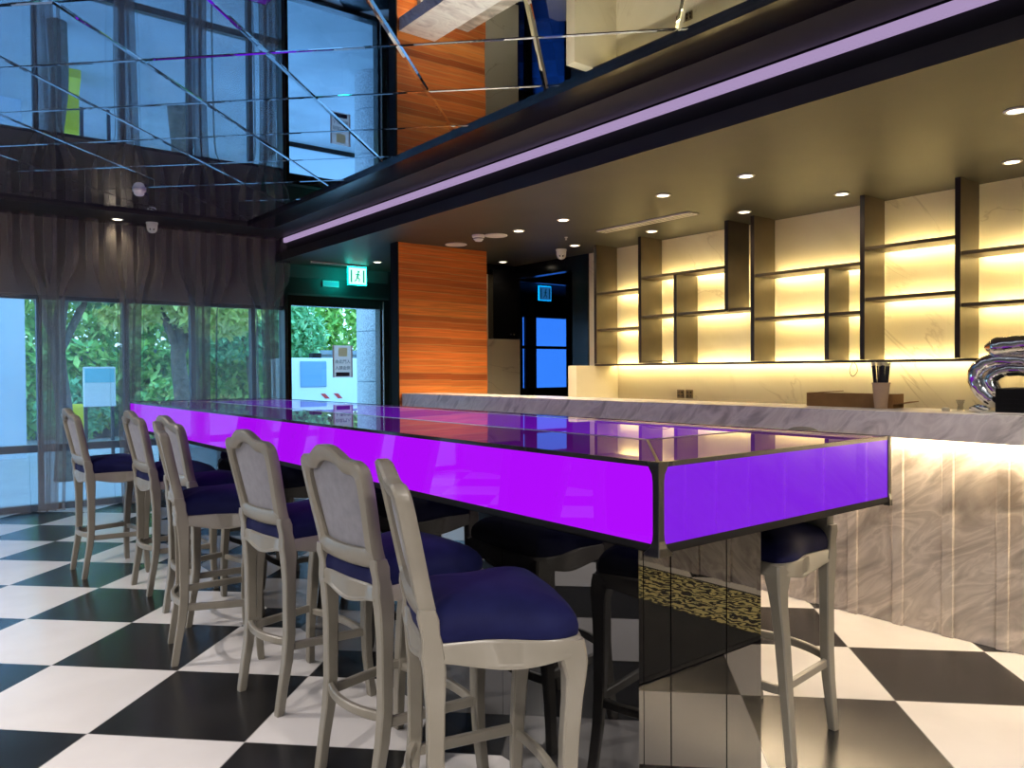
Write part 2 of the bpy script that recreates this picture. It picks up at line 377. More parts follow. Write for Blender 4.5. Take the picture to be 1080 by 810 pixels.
# lower ceiling over the bar with its stepped edge
b = B(); b.box(3.36, 6.2, Y0, YW, ZB, 2.64); b.box(3.42, 6.2, Y0, YW, 2.64, 2.86); b.box(6.2, 11.5, 6.2, 9.9, ZB, 2.64)
b.bm.normal_update()
o = b.done('ceiling_bar', [M['barceil'], M['dark'], M['blackmatt']], kind='structure')
for p in o.data.polygons:
    c = p.center
    if p.normal.z > -.9: p.material_index = 1 if c.z < 2.64 else 2
B().box(3.375, 3.41, Y0, YW-.22, 2.745, 2.795, .004).done('strip_light', M['cove'])
tag(bpy.data.objects['strip_light'], 'long lavender strip light glowing along the stepped edge of the dark ceiling', 'strip light')

# walls
b = B(); b.box(X0, 3.46, YW, YW+.18, 2.06, 2.86)           # wall above the curtained windows
b.done('wall_window', mat('grey_wall_paint', (.24, .225, .21, 1), .7), kind='structure')
b = B(); b.box(3.46, 3.50, YW-.03, YW+.15, 0, 2.55); b.box(4.80, 5.7, YW, YW+.15, 0, 2.55); b.box(3.50, 4.80, YW, YW+.15, 2.19, 2.55)
b.done('wall_exit', M['wallblack'], kind='structure')
B().box(3.50, 4.80, YW-.012, YW, 2.40, 2.545).done('trim_2', M['wallgrey'], kind='structure')
B().box(3.50, 4.80, YW-.03, YW, 2.195, 2.215).done('trim_3', M['wallgrey'], kind='structure')
b = B(); b.box(XB, XB+.2, Y0, 5.905, 0, ZB); b.box(XB+.02, XB+.2, 5.905, 6.04, 0, ZB); b.done('wall_bar', M['cream'], kind='structure')
B().box(XB+.005, XB+.2, 6.04, 6.29, 0, ZB).done('trim_4', M['black'], kind='structure')
B().box(4.9, 5.86, 7.3, 7.5, 0, ZB-.12).done('wall_end', M['cream'], kind='structure')
B().box(4.9, 5.86, 7.3, 7.5, ZB-.12, ZB).done('trim_5', M['blackmatt'], kind='structure')
B().box(5.20, XB, 5.6, 5.72, .0, 1.355, .003).done('wall_return', M['cream'], kind='structure')
b = B(); b.box(X0-.1, 6.2, Y0-.1, Y0, 0, 2.86); b.done('wall_rear', M['wallgrey'], kind='structure')
B().box(X0-.15, X0, Y0, YW+.1, 0, 2.86).done('wall_left', M['wallgrey'], kind='structure')
# window wall: mullions, rail, panes
mx = [X0, -2.4, -1.72, -1.03, -.34, .35, 1.04, 1.80, 2.45, 3.10, 3.46]
for k in range(4):
    xs = [(X0, -.34), (-.34, 1.04), (1.04, 2.45), (2.45, 3.46)][k]
    b = B()
    for x in mx:
        if xs[0] <= x < xs[1]-.001: b.box(x, x+.045, YW+.03, YW+.12, 0, 2.06)
    b.box(xs[0], xs[1], YW+.035, YW+.115, 0, .06); b.box(xs[0], xs[1], YW+.035, YW+.115, .56, .63); b.box(xs[0], xs[1], YW+.035, YW+.115, 2.02, 2.06)
    o = b.done('window_%d' % (k+1), M['frame'], kind='structure')
    B().box(xs[0], xs[1], YW+.07, YW+.076, .05, 2.03).done('window_glass', M['glass'], o)
# glazed exit door
b = B(); b.box(3.50, 3.54, YW-.02, YW+.1, 0, 2.19); b.box(4.68, 4.80, YW-.02, YW+.1, 0, 2.19); b.box(3.54, 4.68, YW-.02, YW+.1, 2.075, 2.19); b.box(3.54, 4.68, YW-.02, YW+.1, 0, .06)
d1 = b.done('door_1', M['black'], kind='structure')
B().box(3.54, 4.66, YW+.03, YW+.04, .06, 2.09).done('door_glass', M['glass'], d1)
B().box(4.705, 4.725, YW-.045, YW-.02, .06, 2.17, .004).done('door_edge_strip', M['handle'], d1)
# glass door at the end of the bar, with the back room behind it
B().box(XB+.005, XB+.1, 6.29, 7.3, 2.40, ZB).done('trim_6', M['black'], kind='structure')
b = B(); b.box(6.72, 7.4, 6.3, 7.4, 0, ZB); b.box(7.3, 11.5, 7.28, 7.4, 0, ZB); b.box(5.7, 5.8, 7.5, 9.8, 0, ZB); b.box(11.4, 11.5, 7.4, 9.8, 0, ZB)
b.box(5.9, 6.8, 6.22, 6.30, 0, ZB); b.done('wall_back_room', M['wallblack'], kind='structure')
b = B(); b.box(5.7, 7.93, 9.8, 9.9, 0, ZB); b.box(7.93, 11.5, 9.8, 9.9, 2.18, ZB); b.box(9.02, 11.5, 9.8, 9.9, 0, ZB); b.box(8.03, 8.20, 9.78, 9.9, 0, 2.2)
b.done('wall_back_room_end', M['wallblack'], kind='structure')
b = B(); b.box(5.86, 6.72, 7.30, 7.36, 2.38, ZB); b.box(6.0, 6.085, 7.30, 7.36, 0, 2.2); b.box(5.86, 6.72, 7.30, 7.36, 1.575, 1.61); b.box(5.86, 6.72, 7.30, 7.36, .98, 1.10); b.box(6.66, 6.72, 7.30, 7.36, 0, 2.38); b.box(5.86, 5.875, 7.30, 7.36, 0, 2.38)
d2 = b.done('door_2', M['black'], kind='structure')
B().box(5.86, 6.72, 7.335, 7.345, 0, 2.4).done('door_glass', M['blueglass'], d2)
# wood column at the end of the counter
b = B(); b.box(3.78, 4.83, 6.56, 6.68, 0, ZB); wc = b.done('wood_panel', M['wood'])
tag(wc, 'tall partition clad in horizontal orange wood planks at the end of the marble bar', 'partition')
B().box(3.765, 3.78, 6.555, 6.685, 0, ZB).done('edge_trim', M['blackmatt'], wc)

# ------------------------------------------------------------------ marble bar
cb = empty('bar_counter', 'marble fronted bar counter with shallow vertical ribs lit from above', 'counter', (3.99, 2, 0))
inv = lambda o: setattr(o, 'matrix_parent_inverse', Matrix.Translation((-3.99, -2, 0)))
b = B(); b.box(4.005, 4.6, -2.4, 6.555, 0, .90); b.box(4.005, 4.08, -2.4, 6.555, .90, .982); o = b.done('counter_front', M['marble'], cb); inv(o)
ys = []
y = 1.88+.2405*19
while y > -2.3:
    b = B(); b.box(3.985, 4.005, y, y+.053, 0, .975, .003, 1); o = b.done('rib', M['marble'], cb); inv(o); y -= .2405
b = B(); b.box(3.80, 4.20, -2.45, 6.55, .984, 1.10, .003); b.box(3.801, 3.845, -2.449, 6.549, .971, .99, .002, 1)
ct = b.done('countertop', M['slab'])
tag(ct, 'long grey marble countertop slab running along the top of the bar', 'countertop')
B().box(3.945, 3.978, -2.4, 6.5, .970, .984).done('led_strip', M['ledwhite'], ct)

# ------------------------------------------------------------------ lit wall shelving
ws = empty('wall_shelving', 'bronze open shelving with staggered uprights lit on the cream stone wall', 'shelving', (XB, 3.5, 1.36))
inv = lambda o: setattr(o, 'matrix_parent_inverse', Matrix.Translation((-XB, -3.5, -1.36)))
XF = 5.45
def upright(y, z0, z1):
    o = B().box(XF+.004, 5.745, y-.016, y+.016, z0, z1).done('upright', M['shelf'], ws); inv(o)
    e = B().box(XF, XF+.004, y-.017, y+.017, z0, z1).done('upright_edge', M['shelfedge'], o)
    # far-side face (towards the exit) and front nosing are dark in the photo
def shelf(y0, y1, z):
    o = B().box(XF+.012, 5.712, y0, y1, z-.012, z+.012, .002, 1).done('shelf', M['shelf'], ws); inv(o)
    l = B().box(5.718, 5.730, y0+.01, y1-.01, z-.006, z+.006).done('led_strip', M['ledwarm'], ws); inv(l)
ups = [(5.59, 1.372, ZB), (5.0, 1.372, ZB), (4.577, 1.372, 2.155), (4.03, 1.80, ZB), (3.777, 1.372, ZB), (3.133, 1.372, 2.055), (2.86, 1.372, ZB), (2.218, 1.372, ZB), (1.62, 1.372, ZB)]
for u in ups: upright(*u)
g = .016
for y0, y1, z in [(5.0, 5.59, 2.067), (5.0, 5.59, 1.707), (4.03, 5.0, 2.167), (4.03, 4.577, 1.804), (4.577, 5.0, 1.804), (3.777, 4.03, 1.804), (2.86, 3.777, 2.067), (3.133, 3.777, 1.715), (2.86, 3.133, 1.715), (2.218, 2.86, 2.168), (2.218, 2.86, 1.805), (1.62, 2.218, 2.058), (1.62, 2.218, 1.72)]:
    shelf(y0+g, y1-g, z)
o = B().box(XF-.005, 5.712, 1.55, 5.6, 1.352, 1.37, .002, 1).done('base_ledge', M['shelfedge'], ws); inv(o)
o = B().box(5.722, 5.734, 1.55, 5.59, 1.356, 1.366).done('led_strip', M['ledwarm'], ws); inv(o)

# ------------------------------------------------------------------ glowing table
TX0, TX1, TY0, TY1, TZ = 1.461, 2.625, 1.280, 6.84, 1.0785
tb = empty('bar_table', 'long high bar table with glowing violet sides and mirror-black plinth', 'table', ((TX0+TX1)/2, (TY0+TY1)/2, 0))
inv = lambda o: setattr(o, 'matrix_parent_inverse', Matrix.Translation((-(TX0+TX1)/2, -(TY0+TY1)/2, 0)))
def tp(bb, name, m, **k):
    o = bb.done(name, m, tb, **k); inv(o); return o
zb0, zb1 = .874, 1.070
tp(B().box(TX0, TX0+.01, TY0+.010, TY1-.010, zb0, zb1), 'light_panel', M['panelL'])
tp(B().box(TX1-.01, TX1, TY0+.010, TY1-.010, zb0, zb1), 'light_panel', M['panelB'])
tp(B().box(TX0+.010, TX1-.010, TY0, TY0+.01, zb0, zb1), 'light_panel', M['panelR'])
tp(B().box(TX0+.010, TX1-.010, TY1-.01, TY1, zb0, zb1), 'light_panel', M['panelR'])
tp(B().box(TX0+.001, TX1-.001, TY0+.001, TY1-.001, zb1, TZ), 'glass_top', M['glasstop'])
b = B(); e = .0015
for x0, x1, y0, y1 in [(TX0-e, TX0+.006, TY0, TY1), (TX1-.006, TX1+e, TY0, TY1), (TX0, TX1, TY0-e, TY0+.006), (TX0, TX1, TY1-.006, TY1+e)]: b.box(x0, x1, y0, y1, zb1-.002, TZ+.002)
tp(b, 'top_edging', M['edging'])
b = B(); b.box(TX0+.012, TX1-.012, TY0+.012, TY1-.012, .850, .874)
for x0, x1, y0, y1 in [(TX0-.002, TX0+.03, TY0, TY1), (TX1-.03, TX1+.002, TY0, TY1), (TX0, TX1, TY0-.002, TY0+.03), (TX0, TX1, TY1-.03, TY1+.002)]: b.box(x0, x1, y0, y1, .858, .876)
tp(b, 'bottom_rim', M['blackmatt'])
tp(B().box(TX0+.47, TX1-.12, TY0+.46, TY1-.5, TZ-.004, TZ+.0006), 'glass_centre', M['glassmid'])
# inlaid metal lines in the top: a rectangle with mitred corners
b = B(); xi0, xi1, yi0, yi1, w = TX0+.47, TX1-.12, TY0+.46, TY1-.5, .006
for x0, x1, y0, y1 in [(xi0-w, xi0+w, yi0, yi1), (xi1-w, xi1+w, yi0, yi1), (xi0, xi1, yi0-w, yi0+w), (xi0, xi1, yi1-w, yi1+w)]: b.box(x0, x1, y0, y1, TZ-.001, TZ+.0015)
for (xa, ya), (xc, yc) in [((TX0, TY0), (xi0, yi0)), ((TX1, TY0), (xi1, yi0)), ((TX0, TY1), (xi0, yi1)), ((TX1, TY1), (xi1, yi1))]:
    d = Vector((xc-xa, yc-ya, 0)).normalized(); nn = Vector((-d.y, d.x, 0))*.004
    A, C = Vector((xa, ya, TZ+.0012)), Vector((xc, yc, TZ+.0012)); b.loft([[A-nn, A+nn, A+nn-Vector((0, 0, .002)), A-nn-Vector((0, 0, .002))], [C-nn, C+nn, C+nn-Vector((0, 0, .002)), C-nn-Vector((0, 0, .002))]])
tp(b, 'inlay_strip', M['steel'])
for x, y, sx, sy in [(TX0, TY0, 1, 1), (TX1, TY0, -1, 1), (TX0, TY1, 1, -1), (TX1, TY1, -1, -1)]:
    st = []
    for z, h in [(.846, .026), (.850, .027), (.858, .022), (.868, .016), (.885, .0115), (.90, .0105), (1.03, .0105), (1.05, .012), (1.062, .016), (1.072, .019), (1.0795, .020)]:
        if (sx, sy) != (1, 1): h = min(h, .0105)
        q = .003 if z > .875 else .006
        st.append((x+sx*(h-q), y+sy*(h-q), z, h, h))
    tp(B().squaretube(st, .10), 'corner_post', M['post'])
# plinth of black mirror glass, with upright seams
px0, px1, py0, py1 = 1.592, 2.163, 1.467, 6.5
tp(B().box(px0+.02, px1-.02, py0+.02, py1-.02, 0, .855), 'plinth', M['blackmatt'])
b = B(); y = py0
while y < py1-.05:
    y2 = min(y+.62, py1); tp(B().box(px0, px0+.018, y+.001, y2-.001, .0, .845), 'mirror_panel', M['mirblack']); tp(B().box(px1-.018, px1, y+.001, y2-.001, .0, .845), 'mirror_panel', M['mirblack']); y = y2
for x0, x1 in [(px0+.02, 1.722), (1.727, 1.980), (1.985, px1-.02)]:
    tp(B().box(x0, x1, py0, py0+.018, 0, .83), 'mirror_panel', M['mirblack'])

# ------------------------------------------------------------------ bar stool
def stool():
    r = empty('bar_stool', '', 'bar stool', group='carved bar stools around the violet table')
    # seat outline (rear -> front), local x forward
    def outline(inset=0, n=9):
        P = []
        rb, fb, rw, fw = .018+inset, .404-inset, .180-inset, .232-inset
        c = [( rb-.006, 0), (rb, -rw*.6), (rb+.012, -rw), (rb+.16, -(rw+.012)), (fb-.10, -fw), (fb-.025, -(fw-.006)), (fb, -(fw-.05)), (fb+.012, 0)]
        h = bez([(x, y, 0) for x, y in c], n)
        return h + [Vector((p.x, -p.y, 0)) for p in h[-2:0:-1]]
    O = outline(); I = outline(.024); n = len(O)
    b = B(); rings = []
    for i in range(n):
        o, q = O[i], I[i]
        # wavy lower edge: arches beside each leg, a drop in the middle of each side
        ang = math.atan2(o.y, o.x-.2); s = abs(o.y) > .17
        if s: t = (o.x-.03)/.36
        else: t = (o.y+.18)/.36
        zb = .626-.027*(.5-.5*cos(2*pi*min(max(t, 0), 1)))
        d = (q-o).normalized()
        pr = [(0, .662), (0, zb+.012), (-.004, zb+.008), (-.004, zb), (.010, zb-.002), (.024, zb), (.024, .662), (.018, .668), (.006, .668)]
        rings.append([(o.x+d.x*u, o.y+d.y*u, z) for u, z in pr])
    b.loft(rings, closed=True); b.done('seat_frame', M['stool'], r, smooth=True)
    # cushion
    b = B(); C = outline(.006); rings = []
    for k, (f, z) in enumerate([(.97, .660), (1.0, .672), (1.005, .690), (.985, .708), (.94, .722), (.85, .738), (.70, .751), (.5, .760), (.25, .765), (.06, .766)]):
        rings.append([(.208+(p.x-.208)*f, p.y*f, z) for p in C])
    b.loft(rings); b.done('seat_cushion', M['velvet'], r, smooth='all')
    for s in (-1, 1):
        st = [(.0, .165, 0, .014, .014), (.003, .165, .012, .016, .016), (.016, .166, .10, .016, .016), (.034, .167, .2, .018, .018), (.044, .168, .3, .019, .019), (.046, .168, .5, .021, .019), (.044, .168, .60, .026, .022), (.040, .168, .64, .028, .022), (.038, .168, .672, .024, .021), (.035, .168, .69, .022, .019), (.030, .168, .725, .025, .020), (.026, .168, .750, .020, .018)]
        B().squaretube([(x, s*y, z, hx, hy) for x, y, z, hx, hy in st]).done('leg', M['stool'], r, smooth=True)
        st = [(0.360, .250, 0, .013, .013), (0.359, .249, .012, .0155, .0155), (0.356, .243, .06, .0155, .0155), (0.352, .231, .16, .0165, .0165), (0.354, .222, .28, .0185, .0185), (0.362, .216, .42, .0205, .0205), (0.372, .212, .52, .022, .022), (0.377, .210, .575, .026, .025), (0.374, .206, .61, .033, .030), (0.368, .202, .64, .036, .032), (0.366, .200, .662, .034, .030)]
        B().squaretube([(x, s*y, z, hx, hy) for x, y, z, hx, hy in st]).done('leg', M['stool'], r, smooth=True)
    # stretchers: two straight sides, bowed rear and front rails
    def bar(pts, hw, hh, name='stretcher'):
        b = B(); rings = []
        P = [Vector(p) for p in pts]
        for i, p in enumerate(P):
            t = (P[min(i+1, len(P)-1)]-P[max(i-1, 0)]).normalized(); w = Vector((-t.y, t.x, 0)).normalized()
            c = .004; rings.append([p+w*u+Vector((0, 0, v)) for u, v in [(hw, -hh+c), (hw, hh-c), (hw-c, hh), (-hw+c, hh), (-hw, hh-c), (-hw, -hh+c), (-hw+c, -hh), (hw-c, -hh)]])
        b.loft(rings); b.done(name, M['stool'], r, smooth=True)
    for s in (-1, 1): bar([(.045, s*.167, .255), (.353, s*.222, .255)], .009, .016)
    bar([(.040-.036*(1-(t/6)**2), t/6*.160, .272) for t in range(-6, 7)], .010, .015)
    bar([(.356+.030*(1-(t/6)**2), t/6*.212, .240) for t in range(-6, 7)], .010, .015)
    # back frame: camel-back ring, leaning backwards
    oc = bez([(0, 1.087, 0), (.035, 1.084, 0), (.068, 1.070, 0), (.100, 1.052, 0), (.130, 1.047, 0), (.158, 1.046, 0), (.180, 1.034, 0), (.191, 1.010, 0), (.191, .965, 0), (.186, .90, 0), (.179, .84, 0), (.174, .79, 0), (.1745, .762, 0), (.176, .745, 0), (.168, .728, 0), (.14, .720, 0), (.08, .716, 0), (0, .714, 0)], 3)
    ic = bez([(0, 1.037, 0), (.032, 1.034, 0), (.058, 1.023, 0), (.082, 1.008, 0), (.106, 1.003, 0), (.128, 1.002, 0), (.143, .993, 0), (.149, .975, 0), (.148, .945, 0), (.143, .89, 0), (.137, .845, 0), (.132, .805, 0), (.130, .792, 0), (.128, .782, 0), (.118, .777, 0), (.095, .774, 0), (.05, .772, 0), (0, .771, 0)], 3)
    out, inn = [(p.x, p.y) for p in oc], [(p.x, p.y) for p in ic]
    full = lambda L: L + [(-y, z) for y, z in L[-2:0:-1]]
    fo, fi = full(out), full(inn)
    xb = lambda y, z: .026 - .215*(z-.715) + .35*y*y           # lean plus a gentle wrap-around
    b = B(); rings = []
    for (yo, zo), (yi, zi) in zip(fo, fi):
        ring = []
        for u, d in [(0, -.013), (.12, -.020), (.75, -.020), (1, -.010), (1, .012), (.8, .020), (.12, .020), (0, .013)]:
            y, z = yo+(yi-yo)*u, zo+(zi-zo)*u
            ring.append((xb(y, z)+d, y, z))
        rings.append(ring)
    b.loft(rings, closed=True); b.done('back_frame', M['stool'], r, smooth=True)
    # upholstered panel: grey outside, navy pad bulging to the seat
    for nm, mm, off, bul in [('outer_panel', M['padback'], .004, -.005), ('back_pad', M['velvet'], .004, .026)]:
        b = B(); rings = []
        cy, cz = 0, .885
        for f in (1.04, .97, .85, .6, .3, .03):
            rings.append([(xb(y*f, cz+(z-cz)*f)+off+bul*(1-f**4 if f < 1 else 0), y*f, cz+(z-cz)*f) for y, z in fi])
        b.loft(rings, cap=True); b.done(nm, mm, r, smooth='all')
    return r
proto = stool()
G = 'carved bar stools around the violet table'
spots = [
 ((1.008, 1.727), -23, 'nearest grey bar stool, turned sideways with its whole navy seat showing'),
 ((1.078, 2.230), 3, 'second nearest grey bar stool, its rounded back covering the glowing table side'),
 ((1.106, 3.040), 5, 'third nearest grey bar stool, square to the table with both rear legs on view'),
 ((.985, 3.825), -12, 'grey bar stool turned edge-on, its back overlapping the one behind and its seat on view'),
 ((1.140, 4.344), 4.5, 'grey bar stool mostly hidden behind the one turned edge-on'),
 ((1.131, 5.070), 2, 'second grey bar stool from the curtain, left of the far violet table end'),
 ((.904, 5.745), 2.5, 'farthest grey bar stool, standing alone nearest the sheer curtain')]
for k, ((x, y), a, lab) in enumerate(spots):
    if k == 0:
        proto.location = (x, y, 0); proto.rotation_euler[2] = radians(a); proto['label'] = lab
    else: dup(proto, (x, y, 0), radians(a), lab)
dup(proto, (2.662, 1.661, 0), radians(176), 'grey bar stool across the table, tucked under beside the black plinth')

# ------------------------------------------------------------------ sheer curtain
def curtain():
    bm = bmesh.new(); x0, x1 = -1.6, 3.44; N = 2000; zs = [2.795, 2.72, 2.6, 2.5, 2.4, 2.3, 2.2, 2.1, 2.0, 1.9, 1.75, 1.5, 1.25, 1.0, .75, .5, .25, .1, .015]
    rnd = random.Random(3); ph = [rnd.uniform(0, 6.28) for _ in range(6)]
    rows = []
    for z in zs:
        k = min(1, max(0, (2.42-z)/.5)); k = k*k*(3-2*k)
        row = []
        for i in range(N+1):
            t = i/N; x = x0+(x1-x0)*t
            w = 2*pi*(x-x0)/.165 + .7*sin(2.1*x+ph[0]) + .5*sin(5.3*x+ph[1])
            c = (.5+.5*cos(2*pi*(x-1.12)/.705))**.8
            am = (1-k)*.075*(1+.25*sin(3.7*x+ph[2])) + k*(.012+.060*c)
            w += k*3.6*sin(2*pi*(x-1.12)/.705)
            f = cos(w); f = f*(1.45-.45*f*f)
            X = x + .032*sin(2*w)*(1-k) + k*.034*c*sin(2*w) - k*.050*sin(2*pi*(x-1.12)/.705) + k*.02*sin(7*x+ph[3]+1.2*z)
            Y = 8.47 + am*f + k*.016*sin(9*x+ph[4]+z*1.5)
            row.append(bm.verts.new((min(X, 3.455), Y, z)))
        rows.append(row)
    for a, b in zip(rows, rows[1:]):
        for i in range(N): bm.faces.new([a[i], a[i+1], b[i+1], b[i]])
    me = bpy.data.meshes.new('curtain'); bm.to_mesh(me); bm.free()
    o = link('curtain', me, M['curtain'], smooth='all')
    return tag(o, 'floor-length grey sheer curtain hanging in pleats across the tall windows', 'curtain')
curtain()

# ------------------------------------------------------------------ ceiling fittings
def downlight(x, y, z, label, power, color=(1, .82, .55), spot=130, first=[None]):  # also builds the fill lamps added out of view
    if first[0] is None:
        r = empty('downlight', label, 'downlight', (x, y, z), group='recessed downlights')
        B().lathe([(.052, 0), (.056, -.004), (.050, -.009), (.040, -.008), (.040, 0)], n=24, cap=False).done('trim_ring', M['vent'], r, smooth=True)
        B().lathe([(.040, -.005), (.030, -.0075), (.005, -.008)], n=20).done('lamp_face', M['lamp'], r)
        first[0] = r
    else: r = dup(first[0], (x, y, z), 0, label)
    L = bpy.data.lights.new('downlight_or_fill_beam', 'SPOT'); L.energy = power; L.color = color; L.spot_size = radians(spot); L.spot_blend = .8; L.shadow_soft_size = .05
    lo = bpy.data.objects.new('downlight_or_fill_beam', L); COL.objects.link(lo); lo.location = (x, y, z-.03); lo.parent = None
    return r
dls = [(4.26, 1.47, 'downlight at the right picture edge, nearest of the row above the counter'), (4.29, 3.018, 'downlight above the counter straight over the vase of straws side, second of the front row'),
 (4.288, 3.706, 'downlight between the long ceiling grille and the dark ceiling edge'), (4.32, 4.80, 'downlight just left of the far end of the long ceiling grille'), (4.335, 5.407, 'downlight beside the small round ceiling speakers, farthest of the front row'),
 (5.29, 1.847, 'downlight close to the wall above the rightmost shelves'), (5.278, 2.918, 'downlight close to the wall above the tall double-height shelf bay'), (5.252, 3.712, 'downlight in front of the short hanging upright'),
 (5.312, 4.723, 'downlight over the second upright, past the long grille'), (5.289, 5.712, 'downlight beside the white dome camera over the dark doorway'), (5.42, 7.05, 'downlight in the corner right of the wood partition'), (4.272, 7.881, 'downlight next to the green exit sign')]
dls[1] = (4.29, 3.018, 'second nearest downlight above the counter, over the middle of the slab')
for x, y, lab in dls: downlight(x, y, ZB, lab, (130 if (x < 5 and 4.5 < y < 6) else 16) if y < 6.5 else 5)
downlight(1.686, 8.30, ZC, 'downlight in the dark ceiling border above the curtain', 6)
downlight(.35, 8.30, ZC, 'added fill downlight in the curtain border just beyond the left picture edge', 7)  # unseen lamp added to brighten the curtain top
downlight(-1.0, 8.30, ZC, 'added fill downlight in the curtain border farthest beyond the left picture edge', 7)  # same: added out of view for the curtain
# linear grille
v = empty('ceiling_grille', 'long narrow white air grille in the brown bar ceiling', 'air grille', (4.955, 4.49, ZB))
B().box(-.060, .060, -.52, .52, -.012, 0, .003, 1).done('grille_frame', M['vent'], v)
b = B()
for x in (-.022, .022): b.box(x-.008, x+.008, -.505, .505, -.0125, -.0105)
b.done('slot', M['wallgrey'], v)
for (x, y), lab in zip([(4.307, 6.352), (4.317, 5.718)], ['round white ceiling speaker just above the wood partition', 'round white ceiling speaker beside the smoke detector']):
    s = empty('ceiling_speaker', lab, 'speaker', (x, y, ZB)); 
    B().lathe([(.105, 0), (.108, -.006), (.098, -.010), (.094, -.007), (.02, -.008)], n=32).done('speaker_grille', M['white'], s, smooth=True)
d = empty('smoke_detector', 'small white smoke detector on the bar ceiling beside a round speaker', 'smoke detector', (4.188, 5.812, ZB))
B().lathe([(.058, 0), (.058, -.018), (.050, -.026), (.044, -.028), (.044, -.036), (.046, -.038), (.030, -.056), (.005, -.060)], n=28).done('detector_body', M['white'], d, smooth=True)
B().lathe([(.0455, -.029), (.0455, -.035)], n=28, cap=False).done('vent_slot', M['wallgrey'], d)
def domecam(name, lab, x, y, z, face):
    c = empty(name, lab, 'security camera', (x, y, z), radians(face))
    B().lathe([(.055, 0), (.057, -.012), (.052, -.02), (.050, -.055), (.044, -.080), (.030, -.098), (.004, -.106)], n=28).done('camera_body', M['white'], c, smooth=True)
    for a in (-.014, .014):
        B().lathe([(.010, .0), (.010, .007), (.003, .009)], (0, 0, 0), 14, axis='x').done('lens', M['lens'], c, loc=(.036, a, -.072))
    return c
domecam('dome_camera', 'white dome camera on the bar ceiling over the dark doorway', 5.36, 5.99, ZB, 230)
domecam('dome_camera', 'white dome camera under the dark ceiling border in front of the curtain', 2.0, 8.30, ZC, 255)
m_ = empty('motion_sensor', 'white round sensor fixed under the mirrored ceiling near the curtain', 'sensor', (1.588, 6.985, ZM))
B().lathe([(.052, 0), (.054, -.014), (.044, -.022), (.040, -.040), (.026, -.052), (.004, -.056)], n=26).done('sensor_body', M['white'], m_, smooth=True)
B().lathe([(.013, .0), (.013, .022), (.004, .026)], (0, 0, 0), 14, axis='x').done('lens', M['lens'], m_, loc=(.034, -.012, -.034))
t = tag(B().lathe([(.016, 0), (.016, -.006), (.006, -.010), (.006, -.024), (.013, -.026), (.002, -.029)], n=14).done('sprinkler_head', M['white'], loc=(4.906, 5.415, ZB), smooth=True), 'tiny sprinkler head on the bar ceiling between two downlights', 'sprinkler')
t = empty('curtain_track', 'slim white track on the ceiling in front of the exit door', 'track', (3.95, 8.26, ZB))
B().box(-.31, .31, -.014, .014, -.022, 0, .003, 1).done('rail', M['vent'], t)
B().box(-.30, .30, -.004, .004, -.0225, -.0215).done('slot', M['blackmatt'], t)

# exit sign
ex = empty('exit_sign', 'glowing green exit sign with a running figure hanging over the glass door', 'exit sign', (4.215, 8.27, 2.545))
B().box(-.118, .118, -.012, .012, -.228, -.012, .003, 1).done('sign_body', M['exitedge'], ex)
B().box(-.110, .110, -.0135, -.012, -.220, -.030).done('sign_face', M['exitglow'], ex)
B().box(-.118, .118, -.016, .016, -.016, .0, .002, 1).done('mount', M['vent'], ex)
b = B()
for x in (-.088, .07): b.box(x, x+.02, -.0145, -.0135, -.20, -.055)
b.done('door_bars', M['exitgreen'], ex)
b = B(); yy = -.0150
b.poly([(.012+.014*cos(a*pi/6), yy, -.075+.014*sin(a*pi/6)) for a in range(12)])
def limb(a, c, w):
    d = Vector((c[0]-a[0], 0, c[1]-a[1])).normalized(); nn = Vector((-d.z, 0, d.x))*w
    A, C = Vector((a[0], yy, a[1])), Vector((c[0], yy, c[1])); b.poly([A-nn, C-nn, C+nn, A+nn])
for a, c, w in [((.008, -.092), (-.004, -.140), .011), ((.006, -.098), (.034, -.118), .005), ((.004, -.098), (-.026, -.112), .005), ((-.004, -.138), (.026, -.160), .007), ((.024, -.158), (.020, -.192), .006), ((-.004, -.138), (-.014, -.168), .007), ((-.014, -.166), (-.042, -.188), .006)]: limb(a, c, w)
b.done('running_figure', M['exitgreen'], ex)
def exit_copy():
    lab = 'second green exit sign, glowing behind the blue glass door at the end of the bar'
    return dup(ex, (7.37, 8.6, 2.548), 0, lab)
exit_copy()
pl = empty('wall_plaque', 'small pale rectangular plaque on the dark wall above the glass door', 'plaque', (4.03, YW-.012, 2.347))
B().box(-.105, .105, -.012, 0, -.038, .038, .004, 1).done('plaque_face', M['plaque'], pl)
B().box(-.082, .094, -.0135, -.012, -.022, .022).done('plaque_panel', mat('plaque_blue', srgb(120, 175, 195), .5), pl)

